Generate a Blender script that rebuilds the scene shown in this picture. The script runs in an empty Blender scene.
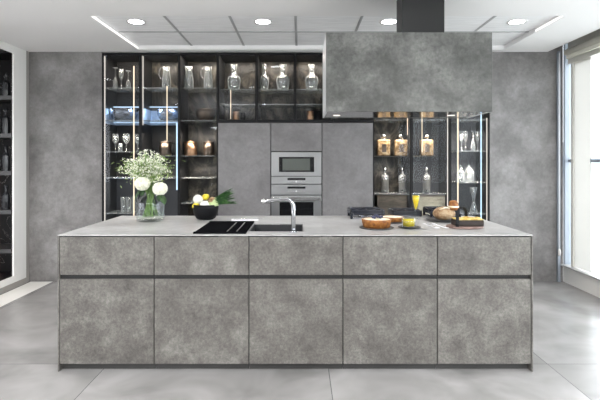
import bpy, bmesh, math, random
from mathutils import Vector, Matrix
random.seed(7)
S = bpy.context.scene
C = S.collection
PI = math.pi
F = 475.0; EYE = 1.38
def PX(px, Y): return (px-300.0)*Y/F
def PZ(py, Y): return EYE+(162.0-py)*Y/F
def TY(py): return (EYE-0.9)*F/(py-162.0)        # depth on the 0.9 m worktop

# ------------------------------------------------------------------ materials
def nt(name):
    m = bpy.data.materials.new(name); m.use_nodes = True
    t = m.node_tree; b = t.nodes['Principled BSDF']; return m, t, b
def plain(name, col, rough=.5, metal=0, emit=None, es=0, spec=None, coat=0):
    m, t, b = nt(name)
    b.inputs['Base Color'].default_value = (*col, 1); b.inputs['Roughness'].default_value = rough
    b.inputs['Metallic'].default_value = metal
    if emit: b.inputs['Emission Color'].default_value = (*emit, 1); b.inputs['Emission Strength'].default_value = es
    if spec is not None: b.inputs['Specular IOR Level'].default_value = spec
    if coat: b.inputs['Coat Weight'].default_value = coat
    return m
def noisy(name, cols, scale=4, rough=.5, metal=0, bump=0, detail=8, rr=0, stretch=(1,1,1), dist=0.0, fine=0.0, pos=(.35,.65)):
    """mottled surface: cols = dark, mid, light"""
    m, t, b = nt(name); N = t.nodes; L = t.links
    tc = N.new('ShaderNodeTexCoord'); oi = N.new('ShaderNodeObjectInfo')
    off = N.new('ShaderNodeVectorMath'); off.operation = 'SCALE'; off.inputs[0].default_value = (17, 31, 23)
    L.new(oi.outputs['Random'], off.inputs['Scale'])
    ad = N.new('ShaderNodeVectorMath'); ad.operation = 'ADD'
    mp = N.new('ShaderNodeMapping'); mp.inputs['Scale'].default_value = stretch
    L.new(tc.outputs['Object'], mp.inputs['Vector']); L.new(mp.outputs[0], ad.inputs[0]); L.new(off.outputs[0], ad.inputs[1])
    n = N.new('ShaderNodeTexNoise'); n.inputs['Scale'].default_value = scale; n.inputs['Detail'].default_value = detail
    n.inputs['Roughness'].default_value = .68; n.inputs['Distortion'].default_value = dist
    L.new(ad.outputs[0], n.inputs['Vector'])
    r = N.new('ShaderNodeValToRGB'); e = r.color_ramp.elements
    e[0].position = pos[0]; e[0].color = (*cols[0], 1); e[1].position = pos[1]; e[1].color = (*cols[2], 1)
    x = e.new(.5); x.color = (*cols[1], 1)
    L.new(n.outputs['Fac'], r.inputs[0])
    out = r.outputs[0]
    if fine:
        n2 = N.new('ShaderNodeTexNoise'); n2.inputs['Scale'].default_value = scale*9; n2.inputs['Detail'].default_value = 4
        n2.inputs['Roughness'].default_value = .8
        L.new(ad.outputs[0], n2.inputs['Vector'])
        mr = N.new('ShaderNodeMapRange'); mr.inputs['From Min'].default_value = .3; mr.inputs['From Max'].default_value = .7
        mr.inputs['To Min'].default_value = 1-fine; mr.inputs['To Max'].default_value = 1+fine
        L.new(n2.outputs['Fac'], mr.inputs['Value'])
        vm = N.new('ShaderNodeVectorMath'); vm.operation = 'SCALE'
        L.new(out, vm.inputs[0]); L.new(mr.outputs[0], vm.inputs['Scale']); out = vm.outputs[0]
    L.new(out, b.inputs['Base Color'])
    b.inputs['Metallic'].default_value = metal
    mr = N.new('ShaderNodeMapRange'); mr.inputs['To Min'].default_value = rough-rr; mr.inputs['To Max'].default_value = rough+rr
    L.new(n.outputs['Fac'], mr.inputs['Value']); L.new(mr.outputs[0], b.inputs['Roughness'])
    if bump:
        bp = N.new('ShaderNodeBump'); bp.inputs['Strength'].default_value = bump; bp.inputs['Distance'].default_value = .01
        L.new(n.outputs['Fac'], bp.inputs['Height']); L.new(bp.outputs[0], b.inputs['Normal'])
    return m
def glass(name, tint=(1,1,1), edge=.9, base=.06, rough=.02, milky=0.0, rim=0.0):
    """thin clear glass: transparent with facing-dependent reflection"""
    m, t, b = nt(name); N = t.nodes; L = t.links
    N.remove(b); out = N['Material Output']
    tr = N.new('ShaderNodeBsdfTransparent'); tr.inputs[0].default_value = (*tint, 1)
    gl = N.new('ShaderNodeBsdfGlossy'); gl.inputs['Roughness'].default_value = rough; gl.inputs[0].default_value = (.95,.97,1,1)
    lw = N.new('ShaderNodeLayerWeight'); lw.inputs[0].default_value = .5
    pw = N.new('ShaderNodeMath'); pw.operation = 'POWER'; pw.inputs[1].default_value = 3
    L.new(lw.outputs['Facing'], pw.inputs[0])
    mr = N.new('ShaderNodeMapRange'); mr.inputs['To Min'].default_value = base; mr.inputs['To Max'].default_value = edge
    L.new(pw.outputs[0], mr.inputs['Value'])
    mx = N.new('ShaderNodeMixShader'); L.new(mr.outputs[0], mx.inputs[0]); L.new(tr.outputs[0], mx.inputs[1]); L.new(gl.outputs[0], mx.inputs[2])
    last = mx.outputs[0]
    if milky:
        df = N.new('ShaderNodeBsdfDiffuse'); df.inputs[0].default_value = (.9,.92,.92,1)
        m2 = N.new('ShaderNodeMixShader'); m2.inputs[0].default_value = milky
        if rim:
            p2 = N.new('ShaderNodeMath'); p2.operation = 'POWER'; p2.inputs[1].default_value = 2.6; L.new(lw.outputs['Facing'], p2.inputs[0])
            r2 = N.new('ShaderNodeMapRange'); r2.inputs['To Min'].default_value = milky; r2.inputs['To Max'].default_value = rim  # white diffuse edges paint bright glints into the glass
            L.new(p2.outputs[0], r2.inputs['Value']); L.new(r2.outputs[0], m2.inputs[0])
        L.new(last, m2.inputs[1]); L.new(df.outputs[0], m2.inputs[2]); last = m2.outputs[0]
    L.new(last, out.inputs['Surface'])
    return m
def emis(name, col, s):
    m, t, b = nt(name); N = t.nodes; N.remove(b)
    e = N.new('ShaderNodeEmission'); e.inputs[0].default_value = (*col, 1); e.inputs[1].default_value = s
    t.links.new(e.outputs[0], N['Material Output'].inputs['Surface']); return m

def g(v, w=0, c=0): return (v*(1+w), v, v*(1+c))
M = {}
M['island'] = noisy('ceramic_island', [(0.053, 0.048, 0.044), (0.104, 0.097, 0.088), (0.173, 0.166, 0.152)], 6.5, .45, rr=.1, bump=.05, fine=.4, dist=.15, detail=12, pos=(.27,.73))
M['top'] = noisy('ceramic_worktop_lit', [(0.301, 0.293, 0.289), (0.385, 0.380, 0.376), (0.468, 0.464, 0.460)], 3.0, .3, rr=.06, fine=.12, dist=.3)  # same ceramic as the island, lightened to put light on top
M['hood'] = noisy('ceramic_hood', [(0.044, 0.045, 0.041), (0.091, 0.093, 0.087), (0.160, 0.161, 0.153)], 4.0, .45, rr=.08, bump=.05, fine=.35, dist=.1)
M['concrete'] = noisy('concrete_wall', [(0.135, 0.128, 0.126), (0.200, 0.191, 0.189), (0.268, 0.260, 0.257)], 2.6, .5, rr=.08, bump=.04, fine=.16, dist=.15)
M['tall'] = noisy('ceramic_tall_door', [(0.140, 0.132, 0.134), (0.179, 0.172, 0.174), (0.218, 0.210, 0.213)], 2.6, .42, rr=.08, fine=.12, dist=.4)
M['white'] = plain('white_paint', (.74,.73,.72), .6)
M['ceil'] = plain('ceiling_paint', (.86,.85,.85), .7)
M['ctile'] = noisy('ceiling_tile', [(0.776, 0.776, 0.788), (0.876, 0.876, 0.888), (0.951, 0.951, 0.964)], 30, .75, stretch=(.15,1,1), pos=(.3,.7))
M['tbar'] = plain('ceiling_grid_bar', (.42,.42,.43), .5)
M['wjamb'] = plain('white_lacquer', (.86,.85,.83), .35)
M['black'] = plain('black_frame', (.008,.008,.009), .45, spec=.2)
M['dark'] = plain('black_interior', (.01,.01,.011), .5)
M['channel'] = plain('channel_anthracite', (.022,.022,.022), .5, spec=.25)
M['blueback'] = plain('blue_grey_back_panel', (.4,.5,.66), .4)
M['greyback'] = plain('slate_back_panel', (.065,.07,.085), .45)
M['brownback'] = noisy('bronze_stone_back', [(0.007, 0.007, 0.005), (0.036, 0.031, 0.025), (0.270, 0.234, 0.180)], 3.5, .3, dist=1.6, stretch=(1,1,.7), pos=(.36,.72), fine=.3)
M['bronze'] = noisy('bronze_panel', [(.06,.05,.04), (.12,.1,.08), (.2,.17,.13)], 5, .35, metal=.5, stretch=(1,1,3))
M['beige'] = noisy('bronze_panel_lit', [(.2,.17,.12), (.34,.3,.22), (.45,.4,.3)], 5, .35, metal=.6, stretch=(1,1,3))  # lit copy of the bronze, light put into its colour
M['doorglass'] = glass('tinted_door_glass', (.92,.92,.92), .5, .010, .01)
M['shelfglass'] = glass('shelf_glass', (.85,.88,.88), .5, .06, .05, milky=.22)
M['glass'] = glass('clear_glass', (.93,.95,.95), .9, .10, .05, milky=.05, rim=.95)
M['vaseglass'] = glass('vase_glass', (.975,.985,.985), .7, .02, .02)
M['smokeglass'] = glass('smoked_glass', (.45,.47,.5), .9, .12, .03, milky=.15, rim=.6)
M['winglass'] = glass('window_glass', (.96,.98,.98), .5, .03, .0)
M['water'] = glass('water', (.96,.98,.95), .35, .01, .01)
M['led_warm'] = emis('led_warm', (1,.83,.6), 1.7)
M['led_white'] = emis('led_white', (1,.93,.84), 1.1)
M['led_blue'] = emis('led_cool', (.55,.75,1), 1.8)
M['lamp'] = emis('downlight_lens', (.95,.97,1), 25)
M['steel'] = noisy('brushed_steel', [(.42,.42,.42), (.5,.5,.5), (.58,.58,.58)], 20, .3, metal=1, stretch=(.05,1,1))
M['steel2'] = plain('oven_steel', (.42,.425,.43), .33, 1)
M['steel3'] = plain('bright_steel_handle', (.75,.75,.75), .22, 1)
M['chrome'] = plain('chrome', (.48,.49,.51), .08, 1)
M['sinkm'] = plain('sink_composite', (.06,.062,.066), .35, .6)
M['ovenglass'] = plain('oven_black_glass', (.012,.012,.013), .06, spec=.6)
M['cavity'] = plain('microwave_interior', (.10,.11,.10), .4, .5)
M['mark'] = plain('panel_marking', (.75,.75,.75), .4)
M['underhood'] = plain('hood_polished_steel', (.62,.62,.62), .12, 1)
M['duct'] = plain('black_duct', (.009,.0095,.01), .4, 0, spec=.4)
M['hoodside_lit'] = plain('hood_side_lit', (.86,.87,.88), .3, .3)  # pale colour puts window light into the hood sides
M['castiron'] = plain('cast_iron', (.008,.010,.018), .22, spec=.4)
M['hobsteel'] = plain('hob_steel', (.45,.46,.5), .2, 1)
M['pewter'] = plain('pewter', (.24,.27,.33), .25, .9)
M['copper'] = plain('copper', (.42,.25,.15), .3, 1)
M['copdark'] = plain('dark_bronze_metal', (.16,.125,.10), .3, 1)
M['blackm'] = plain('matte_black', (.006,.006,.007), .42, spec=.12)
M['boardblack'] = plain('gloss_black_board', (.006,.006,.007), .5, spec=0)
M['amber'] = noisy('amber_label_glass', [(.20,.12,.05), (.45,.3,.15), (.72,.55,.34)], 22, .2, pos=(.38,.62))
M['greenleaf'] = noisy('leaf_green', [(.01,.03,.008), (.02,.06,.012), (.05,.11,.03)], 12, .5)
M['stemgreen'] = plain('stem_green', (.16,.28,.07), .5)
M['leekgreen'] = noisy('leek_green', [(.008,.035,.01), (.025,.085,.02), (.09,.2,.05)], 20, .45, stretch=(1,1,1))
M['leekwhite'] = plain('leek_pale', (.5,.6,.3), .5)
M['petal'] = plain('white_petal', (.93,.92,.80), .6)
M['petalgreen'] = plain('pale_green_blossom', (.35,.48,.16), .6)
M['onion'] = plain('white_onion', (.8,.79,.72), .35)
M['lemon'] = noisy('lemon', [(.6,.45,.02), (.75,.6,.04), (.8,.68,.1)], 30, .4, bump=.2)
M['crust'] = noisy('pie_crust', [(0.137, 0.042, 0.009), (0.259, 0.095, 0.016), (0.379, 0.185, 0.053)], 40, .6, bump=.3)
M['cream'] = noisy('pie_cream', [(.62,.45,.22), (.85,.78,.62), (.9,.86,.76)], 22, .5, bump=.2)
M['bread'] = noisy('bread', [(0.162, 0.079, 0.032), (0.339, 0.221, 0.120), (0.485, 0.370, 0.240)], 24, .75, bump=.4)
M['choc'] = noisy('chocolate_cake', [(.006,.003,.002), (.014,.007,.004), (.035,.015,.008)], 40, .6, bump=.4)
M['yellowtop'] = noisy('custard_top', [(0.303, 0.165, 0.018), (0.551, 0.379, 0.070), (0.730, 0.586, 0.255)], 26, .45, bump=.2)
M['berry'] = plain('blueberry', (.02,.024,.07), .4)
M['slate'] = plain('slate_plate', (.045,.045,.048), .4)
M['wood'] = noisy('walnut_board', [(.1,.06,.05), (.2,.13,.11), (.28,.19,.16)], 8, .5, stretch=(1,8,8))
M['juice'] = plain('orange_juice', (.85,.62,.02), .2)
M['tea'] = plain('green_tea', (.5,.40,.03), .1)
M['napkin'] = plain('white_napkin', (.85,.85,.87), .7)
M['bottleblk'] = plain('dark_cut_glass', (.025,.026,.03), .15, 0, spec=.35)
M['litstrip'] = plain('floor_light_paint', (.8,.78,.74), .3)
M['skirt'] = plain('grey_skirting', (.33,.31,.29), .4)
M['winframe'] = plain('window_frame_cream', (.72,.71,.66), .45)
M['winmetal'] = plain('window_metal_grey', (.36,.4,.46), .35, .4)
M['blind'] = plain('blind_fabric', (.68,.66,.58), .8)
M['sill'] = plain('window_sill', (.52,.52,.52), .35)

def translucent(name, col, mix):
    m, t, b = nt(name); N = t.nodes; L = t.links; N.remove(b)
    d = N.new('ShaderNodeBsdfDiffuse'); d.inputs[0].default_value = (*col, 1); r = N.new('ShaderNodeBsdfTranslucent'); r.inputs[0].default_value = (*col, 1)
    x = N.new('ShaderNodeMixShader'); x.inputs[0].default_value = mix; L.new(d.outputs[0], x.inputs[1]); L.new(r.outputs[0], x.inputs[2]); L.new(x.outputs[0], N['Material Output'].inputs['Surface']); return m
M['screen'] = translucent('screen_fabric', (.72,.72,.70), .5)
# marble for the left niche
def marble():
    m, t, b = nt('black_marble'); N = t.nodes; L = t.links
    tc = N.new('ShaderNodeTexCoord'); n = N.new('ShaderNodeTexNoise'); n.inputs['Scale'].default_value = 2.2; n.inputs['Detail'].default_value = 9; n.inputs['Distortion'].default_value = 1.5
    L.new(tc.outputs['Object'], n.inputs['Vector'])
    a = N.new('ShaderNodeMath'); a.operation = 'SUBTRACT'; a.inputs[1].default_value = .5; L.new(n.outputs['Fac'], a.inputs[0])
    a2 = N.new('ShaderNodeMath'); a2.operation = 'ABSOLUTE'; L.new(a.outputs[0], a2.inputs[0])
    r = N.new('ShaderNodeValToRGB'); e = r.color_ramp.elements; e[0].position = 0; e[0].color = (.25,.22,.22,1); e[1].position = .004; e[1].color = (.008,.007,.008,1)
    L.new(a2.outputs[0], r.inputs[0]); L.new(r.outputs[0], b.inputs['Base Color']); b.inputs['Roughness'].default_value = .35; b.inputs['Specular IOR Level'].default_value = .25
    return m
M['marble'] = marble()

def floor_mat():
    m, t, b = nt('floor_porcelain'); N = t.nodes; L = t.links
    tc = N.new('ShaderNodeTexCoord'); sp = N.new('ShaderNodeSeparateXYZ'); L.new(tc.outputs['Object'], sp.inputs[0])
    def math_(op, a, bv=None, a_is=None):
        n = N.new('ShaderNodeMath'); n.operation = op
        L.new(a, n.inputs[0])
        if bv is not None:
            if hasattr(bv, 'links'): L.new(bv, n.inputs[1])
            else: n.inputs[1].default_value = bv
        return n.outputs[0]
    def joint(axis, off, size):
        v = math_('SUBTRACT', sp.outputs[axis], off)
        v = math_('DIVIDE', v, size)
        fr = math_('FRACT', v); d = math_('SUBTRACT', fr, .5); d = math_('ABSOLUTE', d)
        d = math_('SUBTRACT', d, .5); d = math_('ABSOLUTE', d); d = math_('MULTIPLY', d, size)
        return math_('LESS_THAN', d, .0025), math_('FLOOR', v)
    jx, fx = joint('X', .19, 1.5); jy, fy = joint('Y', 3.245, 3.0)
    j = math_('MAXIMUM', jx, jy)
    cell = math_('ADD', math_('MULTIPLY', fx, 7.31), math_('MULTIPLY', fy, 3.77))
    cb = N.new('ShaderNodeCombineXYZ'); L.new(cell, cb.inputs['Z'])
    ad = N.new('ShaderNodeVectorMath'); ad.operation = 'ADD'; L.new(tc.outputs['Object'], ad.inputs[0]); L.new(cb.outputs[0], ad.inputs[1])
    n = N.new('ShaderNodeTexNoise'); n.inputs['Scale'].default_value = 2.0; n.inputs['Detail'].default_value = 3; n.inputs['Roughness'].default_value = .5; n.inputs['Distortion'].default_value = .6
    L.new(ad.outputs[0], n.inputs['Vector'])
    r = N.new('ShaderNodeValToRGB'); e = r.color_ramp.elements
    e[0].position = .28; e[0].color = (.17,.166,.161,1); e[1].position = .72; e[1].color = (.32,.313,.308,1); x = e.new(.5); x.color = (.245,.239,.234,1)
    L.new(n.outputs['Fac'], r.inputs[0])
    mx = N.new('ShaderNodeMix'); mx.data_type = 'RGBA'; L.new(j, mx.inputs[0]); L.new(r.outputs[0], mx.inputs[6]); mx.inputs[7].default_value = (.1,.1,.1,1)
    L.new(mx.outputs[2], b.inputs['Base Color'])
    mr = N.new('ShaderNodeMapRange'); mr.inputs['To Min'].default_value = .27; mr.inputs['To Max'].default_value = .27
    L.new(n.outputs['Fac'], mr.inputs['Value']); L.new(mr.outputs[0], b.inputs['Roughness'])
    return m
M['floor'] = floor_mat()

# ------------------------------------------------------------------ mesh helpers
class MB:
    def __init__(s): s.b = bmesh.new()
    def box(s, x0, x1, y0, y1, z0, z1, bev=0, rot=0, piv=None):
        t = bmesh.new()
        vs = [t.verts.new((x, y, z)) for x in (x0, x1) for y in (y0, y1) for z in (z0, z1)]
        for q in ((0,1,3,2), (4,6,7,5), (0,4,5,1), (2,3,7,6), (0,2,6,4), (1,5,7,3)): t.faces.new([vs[i] for i in q])
        if bev: bmesh.ops.bevel(t, geom=list(t.edges), offset=bev, segments=2, affect='EDGES', profile=.5)
        if rot:
            c = piv or ((x0+x1)/2, (y0+y1)/2, 0)
            bmesh.ops.rotate(t, verts=t.verts, cent=c, matrix=Matrix.Rotation(rot, 3, 'Z'))
        bmesh.ops.recalc_face_normals(t, faces=t.faces)
        return s.add(t)
    def add(s, t):
        me = bpy.data.meshes.new('tmp'); t.to_mesh(me); t.free(); s.b.from_mesh(me); bpy.data.meshes.remove(me); return s
    def lathe(s, prof, seg=24, c=(0,0,0), sx=1, sy=1, smooth=True):
        t = bmesh.new(); rings = []
        for r, z in prof:
            if r < 1e-5: rings.append([t.verts.new((c[0], c[1], c[2]+z))])
            else: rings.append([t.verts.new((c[0]+r*sx*math.cos(2*PI*i/seg), c[1]+r*sy*math.sin(2*PI*i/seg), c[2]+z)) for i in range(seg)])
        for a, b in zip(rings, rings[1:]):
            for i in range(seg):
                k = (i+1) % seg
                if len(a) == 1 and len(b) == 1: break
                if len(a) == 1: f = t.faces.new((a[0], b[i], b[k]))
                elif len(b) == 1: f = t.faces.new((a[i], b[0], a[k]))
                else: f = t.faces.new((a[i], b[i], b[k], a[k]))
                f.smooth = smooth
        bmesh.ops.recalc_face_normals(t, faces=t.faces)
        return s.add(t)
    def tube(s, pts, r, seg=8, closed=False):
        t = bmesh.new(); pts = [Vector(p) for p in pts]; n = len(pts)
        rr = r if isinstance(r, (list, tuple)) else [r]*n
        rings = []; up = None
        for i, p in enumerate(pts):
            if closed: d = pts[(i+1) % n]-pts[i-1]
            else: d = pts[min(i+1, n-1)]-pts[max(i-1, 0)]
            d.normalize()
            if up is None: up = Vector((0,0,1)) if abs(d.z) < .9 else Vector((1,0,0))
            a = d.cross(up).normalized(); b = a.cross(d).normalized(); up = b
            rings.append([t.verts.new(p+(a*math.cos(2*PI*k/seg)+b*math.sin(2*PI*k/seg))*rr[i]) for k in range(seg)])
        m = n if closed else n-1
        for i in range(m):
            A, B = rings[i], rings[(i+1) % n]
            for k in range(seg):
                f = t.faces.new((A[k], A[(k+1) % seg], B[(k+1) % seg], B[k])); f.smooth = True
        if not closed: t.faces.new(rings[0]); t.faces.new(rings[-1][::-1])
        bmesh.ops.recalc_face_normals(t, faces=t.faces)
        return s.add(t)
    def ball(s, c, r, sub=2, sc=(1,1,1), jit=0):
        t = bmesh.new(); bmesh.ops.create_icosphere(t, subdivisions=sub, radius=r)
        for v in t.verts:
            k = 1+random.uniform(-jit, jit)
            v.co = Vector((v.co.x*sc[0]*k+c[0], v.co.y*sc[1]*k+c[1], v.co.z*sc[2]*k+c[2]))
        for f in t.faces: f.smooth = True
        return s.add(t)
    def leaf(s, p, d, L, W, bend=.3, n=6, fold=.2):
        t = bmesh.new(); p = Vector(p); d = Vector(d).normalized(); side = d.cross(Vector((0,0,1)))
        if side.length < .1: side = Vector((1,0,0))
        side.normalize(); up = side.cross(d); rows = []
        for i in range(n+1):
            u = i/n; w = W*math.sin(PI*min(1, u*.93+.07))**.8; c = p+d*L*u-up*bend*L*u*u
            rows.append([t.verts.new(c-side*w+up*w*fold), t.verts.new(c), t.verts.new(c+side*w+up*w*fold)])
        for a, b in zip(rows, rows[1:]):
            for k in range(2): t.faces.new((a[k], a[k+1], b[k+1], b[k])).smooth = True
        r = bmesh.ops.extrude_face_region(t, geom=list(t.faces))
        for v in [v for v in r['geom'] if isinstance(v, bmesh.types.BMVert)]: v.co += up*.0012
        bmesh.ops.recalc_face_normals(t, faces=t.faces)
        return s.add(t)
    def build(s, name, m, parent=None, label=None, loc=None, kind=None):
        me = bpy.data.meshes.new(name); s.b.to_mesh(me); s.b.free()
        for mm in (m if isinstance(m, list) else [m]): me.materials.append(mm)
        o = bpy.data.objects.new(name, me); C.objects.link(o)
        if parent: o.parent = parent
        if loc: o.location = loc
        if label: o['label'] = label
        if kind: o['kind'] = kind
        return o
def thing(name, label, cat, loc=(0,0,0), group=None, rz=0):
    o = bpy.data.objects.new(name, None); C.objects.link(o); o.location = loc; o.rotation_euler = (0,0,rz)
    o.empty_display_size = .05
    o['label'] = label; o['category'] = cat
    if group: o['group'] = group
    return o
def tag(o, label, cat, group=None):
    o['label'] = label; o['category'] = cat
    if group: o['group'] = group
    return o
def struct(name, mb, m, label=None):
    o = mb.build(name, m); o['kind'] = 'structure'
    if label: o['label'] = label
    return o
def dup(root, loc, label, rz=None, group=None):
    r = root.copy(); C.objects.link(r); r.location = loc; r['label'] = label
    if rz is not None: r.rotation_euler = (0,0,rz)
    if group: r['group'] = group
    for ch in list(root.children):
        c = ch.copy(); C.objects.link(c); c.parent = r
        for q in list(ch.children):
            d = q.copy(); C.objects.link(d); d.parent = c
    return r

# ------------------------------------------------------------------ setting
BW = 5.49                       # plane of the back wall and cabinet fronts
XL, XR = -3.13, 3.04
CZ = 2.652
XC0, XC1 = PX(102, BW), PX(489.5, BW)
struct('floor', MB().box(-6.2, 3.2, -4.5, 6.6, -.12, 0), M['floor'], 'large format grey porcelain floor tiles')
struct('floor_painted_light', MB().box(-3.10, -2.85, 0, BW-.02, .0005, .003), M['litstrip'], 'painted strip of light along the left side of the floor')  # white strip stands in for a band of light on the floor
struct('wall_back_left', MB().box(XL-.02, XC0-.003, BW, BW+.62, 0, CZ), M['concrete'], 'grey concrete wall left of the glass cabinets')
struct('wall_back_right', MB().box(XC1+.004, 3.04, BW, BW+.62, 0, 2.89), M['concrete'], 'grey concrete wall right of the glass cabinets')
struct('wall_rear', MB().box(-6.2, 3.2, -4.6, -4.5, 0, 2.9), plain('rear_wall_paint', (.16,.16,.16), .7), 'plain grey wall behind the camera')
struct('wall_back_far', MB().box(-6.2, 3.2, 6.45, 6.55, 0, 2.9), M['white'])
# ceiling: soffit with a recess holding grid tiles
RX0, RX1, RY0, RY1 = -1.83, 2.31, 4.138, 5.37
cm = MB()
cm.box(-6.2, RX0, -4.5, 6.5, CZ, 2.86); cm.box(RX1, 2.86, -4.5, 6.5, CZ, 2.86)
cm.box(RX0, RX1, -4.5, RY0, CZ, 2.86); cm.box(RX0, RX1, RY1, 6.5, CZ, 2.86)
struct('ceiling', cm, M['ceil'], 'smooth white ceiling around the tiled recess')
TZ = EYE+1.317
xs = [RX0, -1.225, -.635, -.04, .56, 1.16, 1.76, RX1]; ysr = [RY0, 4.80, RY1]
rt = struct('ceiling_recess_tiles', MB().box(RX0, RX1, RY0, RY1, TZ, TZ+.02), M['ctile'], 'grey ceiling tiles in the recess')
gb = MB()
for x in xs[1:-1]: gb.box(x-.012, x+.012, RY0, RY1, TZ-.004, TZ)
gb.box(RX0, RX1, 4.788, 4.812, TZ-.005, TZ)
struct('ceiling_grid_trim', gb, M['tbar'])
struct('ceiling_window_pocket', MB().box(2.86, 3.2, -4.5, 6.5, 2.82, 2.9), M['channel'], 'dark pocket above the window for the blind')

# left wall with its opening
OY0, OY1, OZ0, OZ1 = 4.25, 5.2, .13, 2.57
lw = MB()
lw.box(XL-.02, XL, OY1, 5.43, .06, CZ); lw.box(XL-.02, XL, 4.0, OY0, .06, CZ)
lw.box(XL-.02, XL, OY0, OY1, .06, OZ0); lw.box(XL-.02, XL, OY0, OY1, OZ1, CZ)
struct('wall_left', lw, M['wjamb'], 'white lacquered wall with display opening at the far left')
struct('trim_left_corner', MB().box(XL-.16, XL, 5.43, BW-.002, 0, CZ), M['skirt'])
struct('baseboard_left', MB().box(XL-.17, XL+.012, 4.0, 5.43, 0, .06), M['skirt'])
struct('wall_niche_blocker', MB().box(-4.45, -4.3, 3.6, 6.44, 0, CZ), M['white'])  # unseen wall added to keep daylight out of the niche
struct('wall_niche_back', MB().box(-4.29, XL-.03, 5.9, 5.95, 0, CZ-.001), M['dark'])
# left front daylight opening beyond the frame of the picture
for x in (-6.1,): struct('trim_left_column', MB().box(x-.1, x+.1, 3.0, 3.2, 0, CZ), M['white'])

# right window wall
WX = XR
struct('wall_right_plinth', MB().box(WX, WX+.15, -4.5, BW-.002, 0, .185), M['wjamb'], 'low white plinth under the window')
struct('window_sill', MB().box(WX-.035, WX+.15, -4.5, BW-.002, .186, .205, .003), M['sill'])
wf = MB()
wf.box(WX+.005, WX+.09, -4.5, 5.40, 2.49, 2.82)
for y0, y1 in ((5.31, 5.35), (3.1, 3.2), (1.4, 1.5), (-.4, -.3)): wf.box(WX+.01, WX+.08, y0, y1, .206, 2.49)
wfo = struct('window_1', wf, M['winframe'], 'cream framed tall window on the right')
wt = MB().box(WX+.02, WX+.07, -4.5, 5.01, 1.375, 1.41); wt.box(WX+.02, WX+.07, 5.35, 5.42, 1.375, 1.41)
o = wt.build('transom_bar', M['winmetal'], wfo)
o = MB().box(WX+.0, WX+.08, 5.455, BW-.003, .206, 2.82).box(WX-.075, WX-.045, BW-.03, BW-.003, .0, CZ).build('corner_post', M['winmetal'], wfo)
o = MB().box(WX+.041, WX+.047, -4.5, 5.01, .206, 2.49).box(WX+.041, WX+.047, 5.35, 5.455, .206, 2.82).build('window_pane', M['winglass'], wfo)
sc_ = thing('fabric_screen', 'upright cream fabric panel covering the window beside the corner', 'blind', (WX+.03, 5.16, .21))
MB().box(-.0015, .0015, -.15, .15, 0, 2.26).build('fabric', M['screen'], sc_)
MB().box(-.006, .006, -.15, .15, 2.26, 2.285).build('head_rail', M['winframe'], sc_)
bl = thing('roller_blind', 'rolled up cream roller blind at the top of the window', 'blind', (WX-.06, 2.0, 2.60))
MB().tube([(0,-3,0),(0,3.3,0)], .038, 16).build('fabric_roll', M['blind'], bl)
MB().box(-.012, .012, -3, 3.3, -.075, -.03, .003).build('bottom_rail', M['blind'], bl)
cd = thing('blind_wand', 'thin white blind wand hanging in the window corner', 'blind cord', (PX(559.4, 5.4), 5.4, PZ(256, 5.4)))
MB().tube([(0,0,.08),(0,0,2.31)], .0055, 8).build('wand', M['napkin'], cd)
MB().lathe([(0,0),(.014,.005),(.016,.05),(.01,.08),(0,.085)], 12).build('grip', M['wjamb'], cd)

# outside seen through the window
struct('ground_outside', MB().box(3.2, 60, -30, 70, -.6, -.4).box(-60, -6.2, -30, 70, -.6, -.4).box(-6.2, 3.2, -30, -4.5, -.6, -.4), plain('pale_paving', (.7,.7,.68), .8))
bo = thing('building', 'pale low building far outside the window', 'building', (26, 40, -.4))
MB().box(-8, 10, -3, 3, 0, 3.0).build('wall', plain('pale_render', (.7,.72,.74), .8), bo)
MB().box(-8.3, 10.3, -3.3, 3.3, 3.0, 3.3).build('roof', plain('pale_roof', (.6,.62,.65), .8), bo)
fwm = plain('far_window', (.35,.42,.5), .3)
for i in range(5): MB().box(-7+i*3.4, -5+i*3.4, -3.05, -3.01, .9, 2.2).build('window', fwm, bo)

# ------------------------------------------------------------------ downlights
def downlight(x, y, z, label, power, grp):
    t = thing('downlight', label, 'ceiling light', (x, y, z), grp)
    MB().lathe([(.068,.0),(.088,-.006),(.09,-.001),(.088,.0)], 32).build('trim_ring', M['white'], t)
    MB().lathe([(0,-.002),(.068,-.001),(.068,.0)], 32).build('lens', M['lamp'], t)
    l = bpy.data.lights.new('spot', 'SPOT'); l.energy = power; l.spot_size = math.radians(130); l.spot_blend = .8
    l.shadow_soft_size = .07; l.color = (1,.98,.96)
    lo = bpy.data.objects.new('spot', l); C.objects.link(lo); lo.parent = t; lo.location = (0,0,-.02)
for i, (px, nm) in enumerate(((136,'leftmost ceiling downlight, above the tall glass cabinets on the left'), (263,'ceiling downlight above the upper glass cabinets, left of the hood'),
                 (389,'ceiling downlight beside the black hood duct'), (517,'rightmost ceiling downlight, near the window'))):
    y = 4.46
    downlight(PX(px, y), y, TZ-.001, nm, 20, 'downlights in the ceiling recess')

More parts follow.
